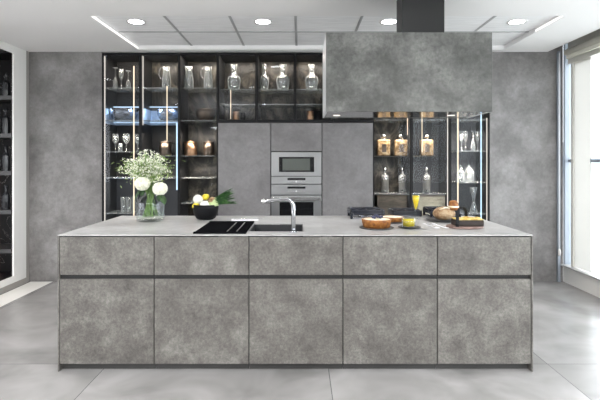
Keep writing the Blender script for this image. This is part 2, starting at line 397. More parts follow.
# ------------------------------------------------------------------ island
IY0, IY1 = 3.125, 4.245
IX0, IX1 = PX(57.6, IY0), PX(533.2, IY0)
xd = [PX(v, IY0) for v in (59.2, 154, 248.9, 343, 437.4, 531.3)]
wt = thing('worktop', 'grey ceramic island worktop, top painted paler as if lit, with side panels reaching the floor', 'worktop', ((IX0+IX1)/2, (IY0+IY1)/2, 0))
hx = (IX1-IX0)/2; hy = (IY1-IY0)/2
SX0, SX1, SY0, SY1 = -.36, .022, 3.285, 3.70   # sink cut-out
cxw = (IX0+IX1)/2; cyw = (IY0+IY1)/2
sl = MB()
for x0, x1, y0, y1 in ((IX0, SX0, IY0, IY1), (SX1, IX1, IY0, IY1), (SX0, SX1, IY0, SY0), (SX0, SX1, SY1, IY1)):
    sl.box(x0-cxw, x1-cxw, y0-cyw, y1-cyw, .894, .9)
sl.build('slab', M['top'], wt)
MB().box(IX0-cxw, IX0-cxw+.010, IY0-cyw, hy, 0, .8935).build('side_panel', M['island'], wt)
MB().box(IX1-cxw-.010, IX1-cxw, IY0-cyw, hy, 0, .8935).build('side_panel', M['island'], wt)
names = ['leftmost island cabinet, below the flower vase', 'second island cabinet from the left, below the black board',
         'middle island cabinet, below the sink and tap', 'fourth island cabinet, below the tart and cup', 'rightmost island cabinet, below the cake board']
for i in range(5):
    x0, x1 = xd[i], xd[i+1]; cx = (x0+x1)/2; h = (x1-x0)/2-.003
    t = thing('island_cabinet', names[i]+', in grey ceramic', 'cabinet', (cx, IY0, 0), 'grey ceramic cabinets along the island front')
    bz = .60 if i in (1, 2) else .893
    bd = MB().box(-h-.002, h+.002, .03, hy*2-.02, .08, bz)
    bd.build('body', M['channel'], t)
    MB().box(-h, h, .001, .021, PZ(275, IY0), .886, .001).build('drawer_front', M['island'], t)
    MB().box(-h, h, .001, .021, PZ(364, IY0), PZ(279.3, IY0), .001).build('door', M['island'], t)
    MB().box(-h-.002, h+.002, .021, .029, PZ(279.6, IY0), PZ(274.6, IY0)).build('grip_channel', M['channel'], t)
    MB().box(-h-.002, h+.002, .045, .06, .001, .079).build('plinth', plain('plinth_dark', (.035,.034,.033), .4) if i == 0 else bpy.data.materials['plinth_dark'], t)

# ------------------------------------------------------------------ sink, tap, board
sk = thing('sink', 'dark rectangular undermount sink set in the island worktop', 'sink', ((SX0+SX1)/2, (SY0+SY1)/2, .66))
w, d = (SX1-SX0)/2-.001, (SY1-SY0)/2-.001
b = MB(); b.box(-w, w, -d, d, 0, .006); b.box(-w, -w+.006, -d, d, .006, .232); b.box(w-.006, w, -d, d, .006, .232); b.box(-w+.006, w-.006, -d, -d+.006, .006, .232); b.box(-w+.006, w-.006, d-.006, d, .006, .232)
b.build('basin', M['sinkm'], sk)
MB().lathe([(0,.009),(.03,.0085),(.04,.006)], 24).build('drain', M['chrome'], sk)
tp = thing('kitchen_tap', 'chrome kitchen tap with a low arched spout pointing left over the sink', 'tap', (PX(293.5, 3.245), 3.245, .9))
H = lambda py: PZ(py, 3.245)-.9
pts = [(0,0,.0),(0,0,H(212)),(-.002,0,H(206)),(-.012,0,H(202)),(-.03,0,H(199.8)),(-.055,0,H(199.2)),(-.09,0,H(199.4)),(-.14,0,H(200.3)),(-.17,0,H(200.8)),(-.195,0,H(201.1))]
MB().tube(pts, [.015]*3+[.014]*7, 14).build('spout', M['chrome'], tp)
MB().tube([(-.19,0,H(201.1)),(-.205,0,H(201.3)),(-.216,0,H(202.5))], [.016,.016,.014], 12).build('spray_head', M['steel3'], tp)
MB().lathe([(0,.0),(.026,0),(.026,.006),(.016,.01)], 20).build('base', M['chrome'], tp)
MB().tube([(-.16,0,H(200)),(-.14,0,H(198.6)),(-.11,0,H(198.2))], [.006,.007,.004], 10).build('lever', M['chrome'], tp)

BX0, BX1, BY0, BY1 = -.715, -.362, 3.17, 3.77
bb = thing('sink_board', 'flat gloss black slatted board left of the sink', 'drainboard', ((BX0+BX1)/2, (BY0+BY1)/2, .9))
hw, hd = (BX1-BX0)/2, (BY1-BY0)/2
for q0 in (-hd, hd-.035): MB().box(-hw, hw, q0, q0+.035, 0, .012, .002).build('end_bar', M['boardblack'], bb)
for x0, x1 in ((-hw, .035), (.045, .10), (.11, hw)): MB().box(x0+.002, x1, -hd+.036, hd-.036, 0, .009, .002).build('slat', M['boardblack'], bb)
for x in (.04, .105): MB().box(x-.0045, x+.0045, -hd+.04, hd-.04, 0, .006).build('metal_strip', M['steel2'], bb)

# ------------------------------------------------------------------ hood
HY0, HY1 = 3.43, 3.94; HX0, HX1 = PX(326, HY0), PX(492.2, HY0); HZ0, HZ1 = PZ(111.7, HY0), PZ(32.3, HY0)
hcx, hcy = (HX0+HX1)/2, (HY0+HY1)/2
hd_ = thing('range_hood', 'large grey ceramic box range hood hanging over the island', 'range hood', (hcx, hcy, HZ0))
hw, hh, ht = (HX1-HX0)/2, (HY1-HY0)/2, HZ1-HZ0
MB().box(-hw, hw, -hh, -hh+.012, 0, ht, .001).build('front_panel', M['hood'], hd_)
MB().box(-hw, hw, hh-.012, hh, 0, ht, .001).build('back_panel', M['hood'], hd_)
MB().box(-hw, -hw+.01, -hh+.013, hh-.013, 0, ht).build('side_panel', M['hoodside_lit'], hd_)
MB().box(hw-.01, hw, -hh+.013, hh-.013, 0, ht).build('side_panel', M['hoodside_lit'], hd_)
MB().box(-hw+.011, hw-.011, -hh+.013, hh-.013, ht-.012, ht-.001).build('top_panel', M['hood'], hd_)
MB().box(-hw+.011, hw-.011, -hh+.013, hh-.013, .003, .012).build('underside', M['underhood'], hd_)
for x in (-.5, .4):
    MB().lathe([(0,.0005),(.028,.0005),(.028,.003)], 20, (x, .05, 0)).build('hood_lamp', M['led_white'], hd_)
DX0, DX1 = PX(402, 3.55), PX(444.5, 3.55)
du = thing('chimney_duct', 'black square duct rising from the hood to the ceiling', 'duct', ((DX0+DX1)/2, 3.65, HZ1))
MB().box(-(DX1-DX0)/2, (DX1-DX0)/2, -.1, .1, 0, CZ-HZ1-.001, .002).build('casing', M['duct'], du)

# ------------------------------------------------------------------ back cabinets
B = lambda px: PX(px, BW)
Z = lambda py: PZ(py, BW)
TOPZ = Z(53)
DEP = .42
IN = BW+.17                    # depth at which display pieces stand
def glass_cabinet(px0, px1, z0, label, group, cat='display cabinet', backs=(), leds=(), shelves=(), hleds=(), name='glass_display_cabinet', lamp=((TOPZ-.03, 2.8),(1.72, 1.8),(1.3,1.5))):
    x0, x1 = B(px0), B(px1); cx = (x0+x1)/2; w = (x1-x0)/2-.001
    t = thing(name, label, cat, (cx, BW, z0), group); H = TOPZ-z0
    b = MB(); b.box(-w, -w+.012, .03, DEP, 0, H); b.box(w-.012, w, .03, DEP, 0, H); b.box(-w+.012, w-.012, .03, DEP, H-.02, H); b.box(-w+.012, w-.012, .03, DEP, 0, .02)
    b.box(-w+.012, w-.012, DEP-.01, DEP, .02, H-.02)
    b.build('body', M['dark'], t)
    for py0, py1, mk in backs:
        a, c = max(.021, Z(py1)-z0), min(H-.021, Z(py0)-z0)
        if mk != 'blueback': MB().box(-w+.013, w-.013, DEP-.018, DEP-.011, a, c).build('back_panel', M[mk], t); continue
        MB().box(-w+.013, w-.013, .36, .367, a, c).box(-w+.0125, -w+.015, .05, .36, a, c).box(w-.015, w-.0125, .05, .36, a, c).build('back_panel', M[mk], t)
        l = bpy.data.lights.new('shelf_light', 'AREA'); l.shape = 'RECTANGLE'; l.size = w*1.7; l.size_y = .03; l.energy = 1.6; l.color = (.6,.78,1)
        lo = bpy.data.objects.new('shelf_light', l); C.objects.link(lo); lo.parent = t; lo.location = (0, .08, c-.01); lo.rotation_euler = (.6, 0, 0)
    f = MB(); fw = .014
    f.box(-w, -w+fw, .0, .024, 0, H); f.box(w-fw, w, .0, .024, 0, H); f.box(-w+fw, w-fw, 0, .024, H-.022, H); f.box(-w+fw, w-fw, 0, .024, 0, .03)
    fo = f.build('door', M['black'], t)
    MB().box(-w+fw, w-fw, .009, .014, .03, H-.022).build('glass_pane', M['doorglass'], fo)
    if lamp:
        for lz, e in lamp:
            l = bpy.data.lights.new('cabinet_light', 'AREA'); l.shape = 'RECTANGLE'; l.size = w*1.6; l.size_y = .05; l.energy = e; l.color = (1,.9,.78)
            lo = bpy.data.objects.new('cabinet_light', l); C.objects.link(lo); lo.parent = t; lo.location = (0, .06, lz-z0); lo.rotation_euler = (.15, 0, 0)
    for py, a, c, mk in shelves:
        xa = max(-w+.014, PX(a, BW+.05)-cx); xb = min(w-.014, PX(c, BW+.05)-cx); zz = PZ(py, BW+.05)-z0
        MB().box(xa, xb, .05, DEP-.03, zz-.010, zz).build('shelf', M[mk], t)
    for px, py0, py1, wpx, mk in leds:
        xx = PX(px, BW+.06)-cx; hw_ = wpx*.52/2/85.5
        xx = max(-w+.013+hw_, min(w-.013-hw_, xx))
        MB().box(xx-hw_, xx+hw_, .030, .042, max(.022, PZ(py1, BW+.03)-z0), min(H-.022, PZ(py0, BW+.03)-z0)).build('light_strip', M[mk], t)
    for py, a, c, mk in hleds:
        xa = max(-w+.014, PX(a, BW+.3)-cx); xb = min(w-.014, PX(c, BW+.3)-cx); zz = PZ(py, BW+.3)-z0
        MB().box(xa, xb, .30, .31, zz-.004, zz+.004).build('light_strip', M[mk], t)
    return t
G1 = 'tall glass cabinets on the left'
glass_cabinet(102, 140.2, 0, 'leftmost tall black framed glass cabinet holding stemware', G1,
    backs=((53,107.5,'dark'), (107.5,123,'blueback'), (123,177,'dark'), (177,400,'greyback')),
    leds=((105.7,56,230,.9,'led_white'), (134.6,66,230,1.3,'led_warm')), shelves=((87.4,103,139,'shelfglass'), (120,103,139,'shelfglass'), (151.5,103,139,'shelfglass'), (177.5,103,139,'shelfglass'), (213,103,139,'shelfglass')),
    hleds=((107,103,139,'led_blue'), (122.5,103,139,'led_blue'), (178,103,139,'led_blue')))
glass_cabinet(140.2, 179, 0, 'second tall glass cabinet from the left, behind the flowers', G1,
    backs=((53,107.5,'brownback'), (107.5,123,'blueback'), (123,177,'dark'), (177,400,'greyback')),
    leds=((143.7,56,125,.9,'led_white'), (167.6,86,141,1.0,'led_warm'), (177.4,123,190,2.0,'led_blue')), shelves=((87.4,141,178,'shelfglass'), (120,141,178,'shelfglass'), (155.5,141,178,'shelfglass'), (177.5,141,178,'shelfglass')),
    hleds=((107,141,178,'led_blue'), (122.5,141,178,'led_blue')))
glass_cabinet(179, 217.8, 0, 'third tall glass cabinet from the left, with bronze stone back', G1,
    backs=((53,400,'brownback'),),
    leds=(), shelves=((87.4,180,217,'shelfglass'), (120,180,217,'shelfglass'), (155.5,180,217,'shelfglass'), (177.5,180,217,'shelfglass'), (203,180,217,'shelfglass')),
    hleds=((154.5,181,188,'led_warm'), (178,181,201,'led_warm'), (203,181,191,'led_warm')))  # short warm bars: LED reflections built as glowing strips
G2 = 'upper glass cabinets above the grey doors'
UZ = Z(122.2)
for a, c, lab in ((217.8,256.5,'upper glass cabinet directly right of the tall glass cabinets'), (256.5,295,'second upper glass cabinet, holding one glass decanter above the ovens'),
                  (295,333.7,'upper glass cabinet beside the left edge of the hood'), (333.7,373,'upper glass cabinet mostly hidden behind the hood')):
    glass_cabinet(a, c, UZ, lab, G2, backs=((53,121,'brownback'),), lamp=((TOPZ-.03, 2.6),), shelves=((89,a+1,c-1,'shelfglass'), (104,a+1,c-1,'shelfglass')), leds=((231,90,119,.7,'led_warm'),) if a < 220 else ())
G3 = 'tall glass cabinets on the right'
glass_cabinet(373, 411.5, 0, 'tall glass cabinet right of the grey doors, with squat bottles', G3, backs=((53,400,'brownback'),),
    leds=((407,113,135,.8,'led_warm'),), shelves=((119.5,374,411,'shelfglass'), (155.6,374,411,'bronze'), (193.5,374,411,'shelfglass')))
glass_cabinet(411.5, 450, 0, 'middle tall glass cabinet on the right, with one squat bottle', G3, backs=((53,400,'greyback'),),
    leds=((421.5,113,152,.6,'led_warm'), (448.3,113,230,.9,'led_white')), shelves=((119.5,412,449,'shelfglass'), (155.6,412,437,'bronze'), (193.5,412,449,'shelfglass')))
glass_cabinet(450, 489.5, 0, 'rightmost tall glass cabinet with lit glass shelves beside the concrete wall', G3, lamp=((TOPZ-.03, 5),(1.72, 4),(1.34,3)), backs=((53,400,'greyback'),),
    leds=((457.2,115,212,1.4,'led_warm'), (480.3,113,230,1.4,'led_blue'), (487,118,230,.9,'led_white')), shelves=((119.5,458,489,'shelfglass'), (150.6,458,489,'shelfglass'), (182.2,458,489,'shelfglass'), (213.5,458,489,'shelfglass')))
for a, c, lab in ((376,405.5,'dark bronze box on the lower shelf under the two grey bottles'), (416,443,'bronze box coloured beige as if lit, on the lower shelf of the middle right cabinet')):
    t = thing('storage_box', lab, 'box', ((PX(a,IN)+PX(c,IN))/2, BW+.22, 1.0-.33), 'bronze boxes low in the right cabinets')
    ww = (PX(c,IN)-PX(a,IN))/2
    MB().box(-ww, ww, -.14, .14, 0, PZ(196,IN)-.67, .004).build('body', M['bronze' if a < 400 else 'beige'], t)
    MB().box(-ww-.002, ww+.002, -.142, .142, PZ(196,IN)-.669, PZ(195,IN)-.669, .001).build('lid', M['copdark'], t)
# grey panel doors
G4 = 'tall grey ceramic cabinets beside the ovens'
for a, c, lab in ((218,270.6,'tall grey ceramic cupboard left of the ovens'), (322.2,373,'tall grey ceramic cupboard right of the ovens')):
    x0, x1 = B(a), B(c); t = thing('tall_cabinet', lab, 'cabinet', ((x0+x1)/2, BW, 0), G4); w = (x1-x0)/2-.002
    MB().box(-w, w, .022, DEP, 0, UZ-.004).build('body', M['channel'], t)
    MB().box(-w, w, 0, .02, .02, UZ-.008, .001).build('door', M['tall'], t)
x0, x1 = B(271), B(321.8); w = (x1-x0)/2
t = thing('oven_cabinet', 'grey ceramic cabinet housing the microwave and the oven', 'cabinet', ((x0+x1)/2, BW, 0))
ocx = (x0+x1)/2
b = MB(); b.box(-w, -w+.012, .022, DEP, 0, UZ-.004); b.box(w-.012, w, .022, DEP, 0, UZ-.004); b.box(-w+.012, w-.012, DEP-.02, DEP, 0, UZ-.004); b.box(-w+.012, w-.012, .022, DEP-.02, Z(151.5), UZ-.004); b.box(-w+.012, w-.012, .022, DEP-.02, 0, .45)
b.build('body', M['channel'], t)
MB().box(-w+.002, w-.002, 0, .02, Z(151.2), UZ-.008, .001).build('upper_door', M['tall'], t)
MB().box(-w+.002, w-.002, 0, .02, .02, .45, .001).build('lower_door', M['tall'], t)
ow = w-.014
O = lambda px: B(px)-ocx
mw = thing('microwave', 'built-in steel microwave with a dark viewing window', 'microwave', (ocx, BW, Z(183.8)))
z = lambda py: Z(py)-Z(183.8)
MB().box(-ow, ow, .03, .36, 0, z(152.5)).build('body', M['channel'], mw)
dm = MB(); dm.box(-w+.004, O(279), 0, .028, z(176), z(152.2)); dm.box(O(314.2), w-.004, 0, .028, z(176), z(152.2)); dm.box(O(279), O(314.2), 0, .028, z(176), z(172)); dm.box(O(279), O(314.2), 0, .028, z(157), z(152.2))
do = dm.build('door', M['steel2'], mw)
MB().box(O(279), O(314.2), .004, .010, z(172), z(157)).build('window', M['ovenglass'], do)
MB().box(O(282.5), O(310), .0025, .0038, z(170.5), z(158.5)).build('window_mesh', M['cavity'], do)
MB().box(-w+.004, w-.004, 0, .028, 0, z(176.6)).build('control_panel', M['steel2'], mw)
MB().box(O(287.5), O(305.5), -.001, .0005, z(180.1), z(178)).build('display', M['ovenglass'], mw)
def dial(par, zz):
    MB().tube([(O(296.3),.001,zz),(O(296.3),-.006,zz)], .011, 20).build('dial', M['mark'], par)
    for i in (-3,-2,-1,1,2,3): MB().box(O(296.3)+i*.03-.006, O(296.3)+i*.03+.006, -.0008, .0005, zz-.0015, zz+.0015).build('key_mark', M['mark'], par)
dial(mw, z(181.6))
ov = thing('oven', 'built-in steel oven with a bar handle below the microwave', 'oven', (ocx, BW, .455))
z = lambda py: Z(py)-.455
MB().box(-ow, ow, .03, .36, 0, z(185)).build('body', M['channel'], ov)
MB().box(-w+.004, w-.004, 0, .028, z(194.8), z(184.6)).build('control_panel', M['steel2'], ov)
MB().box(O(287.5), O(305.5), -.001, .0005, z(188.6), z(186.5)).build('display', M['ovenglass'], ov)
dial(ov, z(191.2))
dm = MB(); dm.box(-w+.004, O(279.5), 0, .028, 0, z(195.6)); dm.box(O(313.5), w-.004, 0, .028, 0, z(195.6)); dm.box(O(279.5), O(313.5), 0, .028, z(202), z(195.6)); dm.box(O(279.5), O(313.5), 0, .028, 0, z(226))
do = dm.build('door', M['steel2'], ov)
MB().box(O(279.5), O(313.5), .004, .01, z(226), z(202)).build('window', M['ovenglass'], do)
MB().box(-w+.01, w-.01, -.045, -.030, z(200.6), z(196.6), .003).box(-w+.03, -w+.045, -.032, 0, z(200), z(197.2)).box(w-.045, w-.03, -.032, 0, z(200), z(197.2)).build('handle', M['steel3'], ov)

# ------------------------------------------------------------------ display pieces
def shelf_z(py): return PZ(py, BW+.05)+.0005
def zt(py): return PZ(py, IN)
def put(px): return PX(px, IN)
u = IN/F     # metres per pixel at the display depth
# flute, upright profile (thin wall)
def flute_prof(h): return [(0,.002),(.030,.0),(.031,.003),(.006,.008),(.0035,h*.4),(.008,h*.46),(.022,h*.62),(.026,h*.8),(.023,h),(.0215,h),(.0245,h*.8),(.020,h*.62),(.006,h*.48),(0,h*.47)]
def wine_prof(h): return [(0,.002),(.034,.0),(.035,.003),(.006,.008),(.004,h*.42),(.012,h*.47),(.035,h*.62),(.038,h*.78),(.030,h),(.0285,h),(.0365,h*.78),(.033,h*.62),(.01,h*.5),(0,h*.49)]
fl = thing('champagne_flute', 'small upright flute between two inverted ones in the leftmost cabinet', 'glass', (put(121.3), IN, shelf_z(87.4)), 'stemware in the leftmost cabinet')
MB().lathe(flute_prof(.24), 20).build('bowl', M['glass'], fl)
def inverted(px, py, hpx, label, grp, hh=None):
    h = hpx*u; t = thing('champagne_flute', label, 'glass', (put(px), IN+.02, shelf_z(py)), grp)
    MB().lathe([(r, h-zz) for r, zz in flute_prof(h)], 20).build('bowl', M['glass'], t); return t
inverted(114.6, 87.4, 21.5, 'tallest inverted champagne flute at the left of the top shelf', 'stemware in the leftmost cabinet')
inverted(127.6, 87.4, 18.5, 'shorter inverted champagne flute nearest the bright light strip', 'stemware in the leftmost cabinet')
def wine(px, py, hpx, label, grp, dy=0):
    h = hpx*u; t = thing('wine_glass', label, 'glass', (put(px), IN+dy, shelf_z(py)), grp)
    MB().lathe(wine_prof(h), 20).build('bowl', M['glass'], t); return t
wine(115.4, 151.5, 18, 'wine glass at the left of the middle shelf, leftmost cabinet', 'wine glasses on the middle shelf')
wine(126.3, 151.5, 18, 'wine glass in the centre of the middle shelf, leftmost cabinet', 'wine glasses on the middle shelf')
wine(135.5, 151.5, 18, 'wine glass behind the light strip on the middle shelf', 'wine glasses on the middle shelf', .08)
def tumbler(px, py, hpx, rpx, label, grp, dy=0, mk='glass'):
    h, r = hpx*u, rpx*u; t = thing('glass_tumbler', label, 'glass', (put(px), IN+dy, shelf_z(py)), grp)
    MB().lathe([(0,.001),(r*.85,.0),(r*.9,.004),(r,h),(r-.002,h),(r*.85,.01),(0,.009)], 20).build('bowl', M[mk], t); return t
tumbler(122.3, 151.5, 8, 2, 'small shot glass between the wine glasses', 'stemware in the leftmost cabinet', -.06)
for px, lab in ((123.5,'left of three tall tumblers low in the leftmost cabinet'), (129,'middle of three tall tumblers low in the leftmost cabinet'), (135,'right of three tall tumblers low in the leftmost cabinet')):
    tumbler(px, 213, 15, 2.6, lab, 'tall tumblers low in the leftmost cabinet')
# jugs
def jug(px, label):
    h = 22*u; t = thing('glass_jug', label, 'jug', (put(px), IN, shelf_z(87.4)), 'glass jugs on the upper shelf')
    MB().lathe([(0,.002),(.048,0),(.052,.01),(.05,h*.45),(.036,h*.8),(.04,h),(.038,h),(.034,h*.8),(.047,h*.45),(.048,.012),(0,.010)], 24).build('body', M['glass'], t)
    hp = [(-.04+.0*i, 0, 0) for i in range(1)]
    MB().tube([(-.036,0,h*.93),(-.06,0,h*.98),(-.085,0,h*.85),(-.088,0,h*.65),(-.07,0,h*.5),(-.048,0,h*.45)], .0055, 8).build('handle', M['glass'], t)
    return t
jug(166.5, 'glass jug with looped handle in the second cabinet, above the flowers')
jug(189, 'glass jug at the left of the third cabinet, upper shelf')
jug(208.3, 'glass jug at the right of the third cabinet, upper shelf')
# bowls
def bowl(px, wpx, py, hpx, mk, label, grp='metal bowls on the second shelf'):
    h, r = hpx*u, wpx/2*u; t = thing('metal_bowl', label, 'bowl', (put(px), IN+.022, shelf_z(py)), grp)
    MB().lathe([(0,.001),(r*.6,.0),(r*.85,h*.2),(r*.98,h*.6),(r,h),(r-.004,h),(r*.94,h*.6),(r*.8,h*.24),(r*.55,.008),(0,.008)], 32).build('shell', M[mk], t); return t
bowl(123.5, 27, 120, 11.5, 'pewter', 'wide pewter bowl in the leftmost cabinet')
bowl(168, 22, 120, 11, 'pewter', 'pewter bowl in the second cabinet, above the flowers')
bowl(205.5, 21, 120, 11.5, 'copdark', 'bronze bowl in the third cabinet')
# pots
def pot(px, py, wpx, hpx, mk, label, grp, lid=True):
    h, r = hpx*u, wpx/2*u; t = thing('metal_canister', label, 'canister', (put(px), IN, shelf_z(py)), grp)
    MB().lathe([(0,.0),(r*.96,0),(r,.006),(r,h),(r-.004,h),(r-.004,.01),(0,.01)], 28).build('body', M[mk], t)
    if lid:
        MB().lathe([(r*1.02,h),(r*1.03,h+.008),(r*.3,h+.012),(0,h+.012)], 28).lathe([(r*.3,h+.011),(r*.3,h+.024),(0,h+.026)], 16).build('lid', M[mk], t)
    return t
GP = 'lidded canisters on the middle shelf'
pot(165.5, 155.5, 12, 13, 'copdark', 'lidded bronze canister in the second cabinet, beside the flowers', GP)
pot(190.5, 155.5, 13, 13, 'copper', 'copper lidded canister at the left of the third cabinet', GP)
pot(208.8, 155.5, 11, 13, 'copdark', 'bronze lidded canister at the right of the third cabinet', GP)
def dec(px, label, w=13.5):
    h = 26*u; r = w/2*u
    t = thing('glass_decanter', label, 'decanter', (put(px), IN, shelf_z(89)), 'glass decanters in the upper cabinets')
    MB().lathe([(0,.002),(r*.72,0),(r*.8,h*.05),(r*.96,h*.28),(r,h*.42),(r*.85,h*.52),(r*.42,h*.6),(r*.32,h*.78),(r*.5,h),(r*.46,h),(r*.27,h*.78),(r*.37,h*.6),(r*.8,h*.5),(r*.94,h*.41),(r*.9,h*.28),(r*.74,h*.07),(0,.012)], 28).build('body', M['glass'], t)
dec(234, 'glass decanter in the upper cabinet nearest the tall glass cabinets')
dec(264.5, 'narrow glass decanter left of another in the second upper cabinet', 9)
dec(283, 'wide glass decanter at the right of the second upper cabinet')
dec(311.5, 'glass decanter in the upper cabinet beside the hood')
def cup(px, wpx, hpx, mk, label):
    h, r = hpx*u, wpx/2*u; t = thing('metal_cup', label, 'cup', (put(px), IN-.05, UZ+.0205), 'small metal pots at the bottom of the upper cabinets')
    MB().lathe([(0,.0),(r*.9,0),(r,.006),(r,h),(r-.003,h),(r-.003,.01),(0,.01)], 24).build('body', M[mk], t)
cup(236.5, 6.5, 9.5, 'copper', 'small copper pot below the first upper decanter')
cup(243.5, 5.5, 8.5, 'blackm', 'small black pot beside the copper pot, upper cabinet')
cup(310, 7, 10, 'copper', 'small copper pot left of a black one beside the hood')
cup(318, 8, 10, 'blackm', 'black pot right of the copper one beside the hood')
def squat(px, label):
    h = 16*u; r = 6.2*u
    t = thing('squat_bottle', label, 'bottle', (put(px), IN, shelf_z(155.6)), 'squat amber bottles with pale stoppers')
    MB().box(-r, r, -r*.6, r*.6, 0, h, .012).build('body', M['amber'], t)
    MB().box(-r*.35, r*.35, -r*.64, -r*.605, h*.22, h*.72).build('label', M['copdark'], t)
    MB().lathe([(r*.34,h-.001),(r*.3,h+.02),(0,h+.02)], 16).build('neck', M['glass'], t)
    MB().lathe([(0,h+.02),(r*.4,h+.021),(r*.4,h+.06),(r*.3,h+.066),(0,h+.067)], 16).build('stopper', M['steel3'], t)
squat(383.5, 'amber squat bottle at the left of the shelf right of the grey doors')
squat(400.8, 'amber squat bottle at the right of the shelf right of the grey doors')
squat(426.5, 'amber squat bottle in the middle glass cabinet on the right')
def tall(px, label):
    h = 26.5*u; r = 3.6*u
    t = thing('grey_bottle', label, 'bottle', (put(px), IN, shelf_z(193.5)), 'slim grey bottles on the lower shelf')
    MB().lathe([(0,.0),(r,.001),(r,h*.6),(r*.85,h*.66),(r*.33,h*.72),(r*.33,h*.8),(0,h*.8)], 20).build('body', M['smokeglass'], t)
    MB().lathe([(0,h*.8),(r*.42,h*.801),(r*.42,h),(0,h)], 16).build('stopper', M['steel3'], t)
    MB().lathe([(r+.0006,h*.12),(r+.0006,h*.5)], 20).build('label', plain('bottle_label', (.13,.13,.125), .6) if 'bottle_label' not in bpy.data.materials else bpy.data.materials['bottle_label'], t)
tall(385, 'slim grey bottle below the leftmost amber bottle')
tall(402.5, 'slim grey bottle below the second amber bottle')
tall(426.5, 'slim grey bottle in the middle glass cabinet on the right')
GR = 'flutes on the top lit shelf at the right'
def flR(px, hpx, label, inv=False, dy=0):
    h = hpx*u; t = thing('champagne_flute', label, 'glass', (put(px), IN+dy, shelf_z(150.6)), GR)
    p = flute_prof(h)
    if inv: p = [(r, h-zz) for r, zz in p]
    MB().lathe(p, 20).build('bowl', M['glass'], t)
flR(461.3, 20, 'flute nearest the warm light strip in the rightmost cabinet')
flR(467.2, 20, 'second flute from the warm light strip in the rightmost cabinet', False, .06)
flR(471.5, 19.5, 'inverted flute in the middle of the rightmost cabinet', True, -.05)
flR(479.3, 20, 'flute beside the blue light strip in the rightmost cabinet', False, .06)
def jar(px, w, label, dy=0):
    h = 13*u; r = w/2*u; t = thing('glass_jar', label, 'jar', (put(px), IN+dy, shelf_z(182.2)), 'lidded glass jars on the middle lit shelf')
    MB().lathe([(0,.001),(r*.9,0),(r,.01),(r,h*.75),(r*.6,h),(r*.55,h),(r*.94,h*.73),(r*.94,.012),(0,.01)], 20).build('body', M['glass'], t)
    MB().lathe([(r*.62,h),(r*.62,h+.012),(r*.25,h+.02),(r*.25,h+.04),(0,h+.042)], 16).build('lid', M['glass'], t)
jar(460.5, 7, 'glass jar against the warm light strip, rightmost cabinet')
jar(469.3, 9, 'wider glass jar at the centre of the middle lit shelf')
t = thing('hourglass_vase', 'waisted clear glass vase on the lowest lit shelf', 'vase', (put(473.5), IN, shelf_z(213.5)))
h = 25*u
MB().lathe([(0,.002),(.04,0),(.042,.01),(.03,h*.25),(.009,h*.5),(.028,h*.75),(.042,h),(.039,h),(.025,h*.75),(.006,h*.5),(.026,h*.25),(.036,.014),(0,.012)], 24).build('body', M['glass'], t)

# ------------------------------------------------------------------ left niche
NY = 5.22
ni = thing('marble_shelf_unit', 'black marble shelf unit seen through the opening at the far left', 'shelf unit', (-3.155-.44, NY, 0))
b = MB(); b.box(-.5, .44, .38, .4, 0, 2.62); b.box(.42, .44, 0, .38, 0, 2.62); b.box(-.5, -.48, 0, .38, 0, 2.62); b.box(-.48, .42, 0, .38, 2.58, 2.62); b.box(-.48,.42,0,.38,0,.08)
b.build('body', M['marble'], ni)
NSY = NY+.03
for py in (96.8, 134.6, 172.2, 211, 250):
    MB().box(-.479, .419, .01, .379, PZ(py+3, NSY), PZ(py-1, NSY)).build('shelf', plain('niche_shelf', (.04,.038,.04), .3) if 'niche_shelf' not in bpy.data.materials else bpy.data.materials['niche_shelf'], ni)
MB().box(.045, .051, .36, .379, .1, 1.28).build('light_strip', emis('led_rose', (1,.7,.65), 1.0), ni)
for py, h0, lab in ((96.8, 24,'topmost dark cut glass bottle in the far left niche'), (134.6, 27,'second highest dark cut glass bottle in the far left niche'), (172.2, 27,'third highest dark cut glass bottle in the far left niche'), (211, 25,'lowest dark cut glass bottle in the far left niche')):
    h = h0*NY/F; r = .043; ny = NY+.12
    t = thing('cut_glass_bottle', lab, 'bottle', (PX(6, ny), ny, PZ(py-1, NSY)+.0005), 'dark bottles in the far left niche')
    MB().lathe([(0,0),(r,.0),(r,.01),(r*1.05,h*.3),(r,h*.58),(r*.4,h*.7),(r*.35,h*.82),(0,h*.82)], 10, smooth=False).build('body', M['bottleblk'], t)
    MB().lathe([(0,h*.82),(r*.5,h*.821),(r*.62,h*.9),(r*.4,h),(0,h)], 10, smooth=False).build('stopper', M['bottleblk'], t)

# ------------------------------------------------------------------ things on the island
WZ = .9005
# vase
VY = 3.86; VX = PX(150.5, VY); m_ = VY/F
vs = thing('flower_vase', 'clear round-shouldered glass vase half full of water', 'vase', (VX, VY, WZ))
R = .112; h = 29*m_
MB().lathe([(0,.004),(R*.8,0),(R*.97,.012),(R,.03),(R,h*.62),(R*.93,h*.74),(R*.55,h*.9),(R*.46,h*.95),(R*.5,h),(R*.46,h),(R*.42,h*.95),(R*.52,h*.88),(R*.9,h*.73),(R*.965,h*.62),(R*.965,.032),(R*.9,.016),(0,.014)], 40).build('glass_body', M['vaseglass'], vs)
MB().lathe([(0,.016),(R*.9,.018),(R*.955,.034),(R*.955,h*.33),(0,h*.33)], 32).build('water', M['water'], vs)
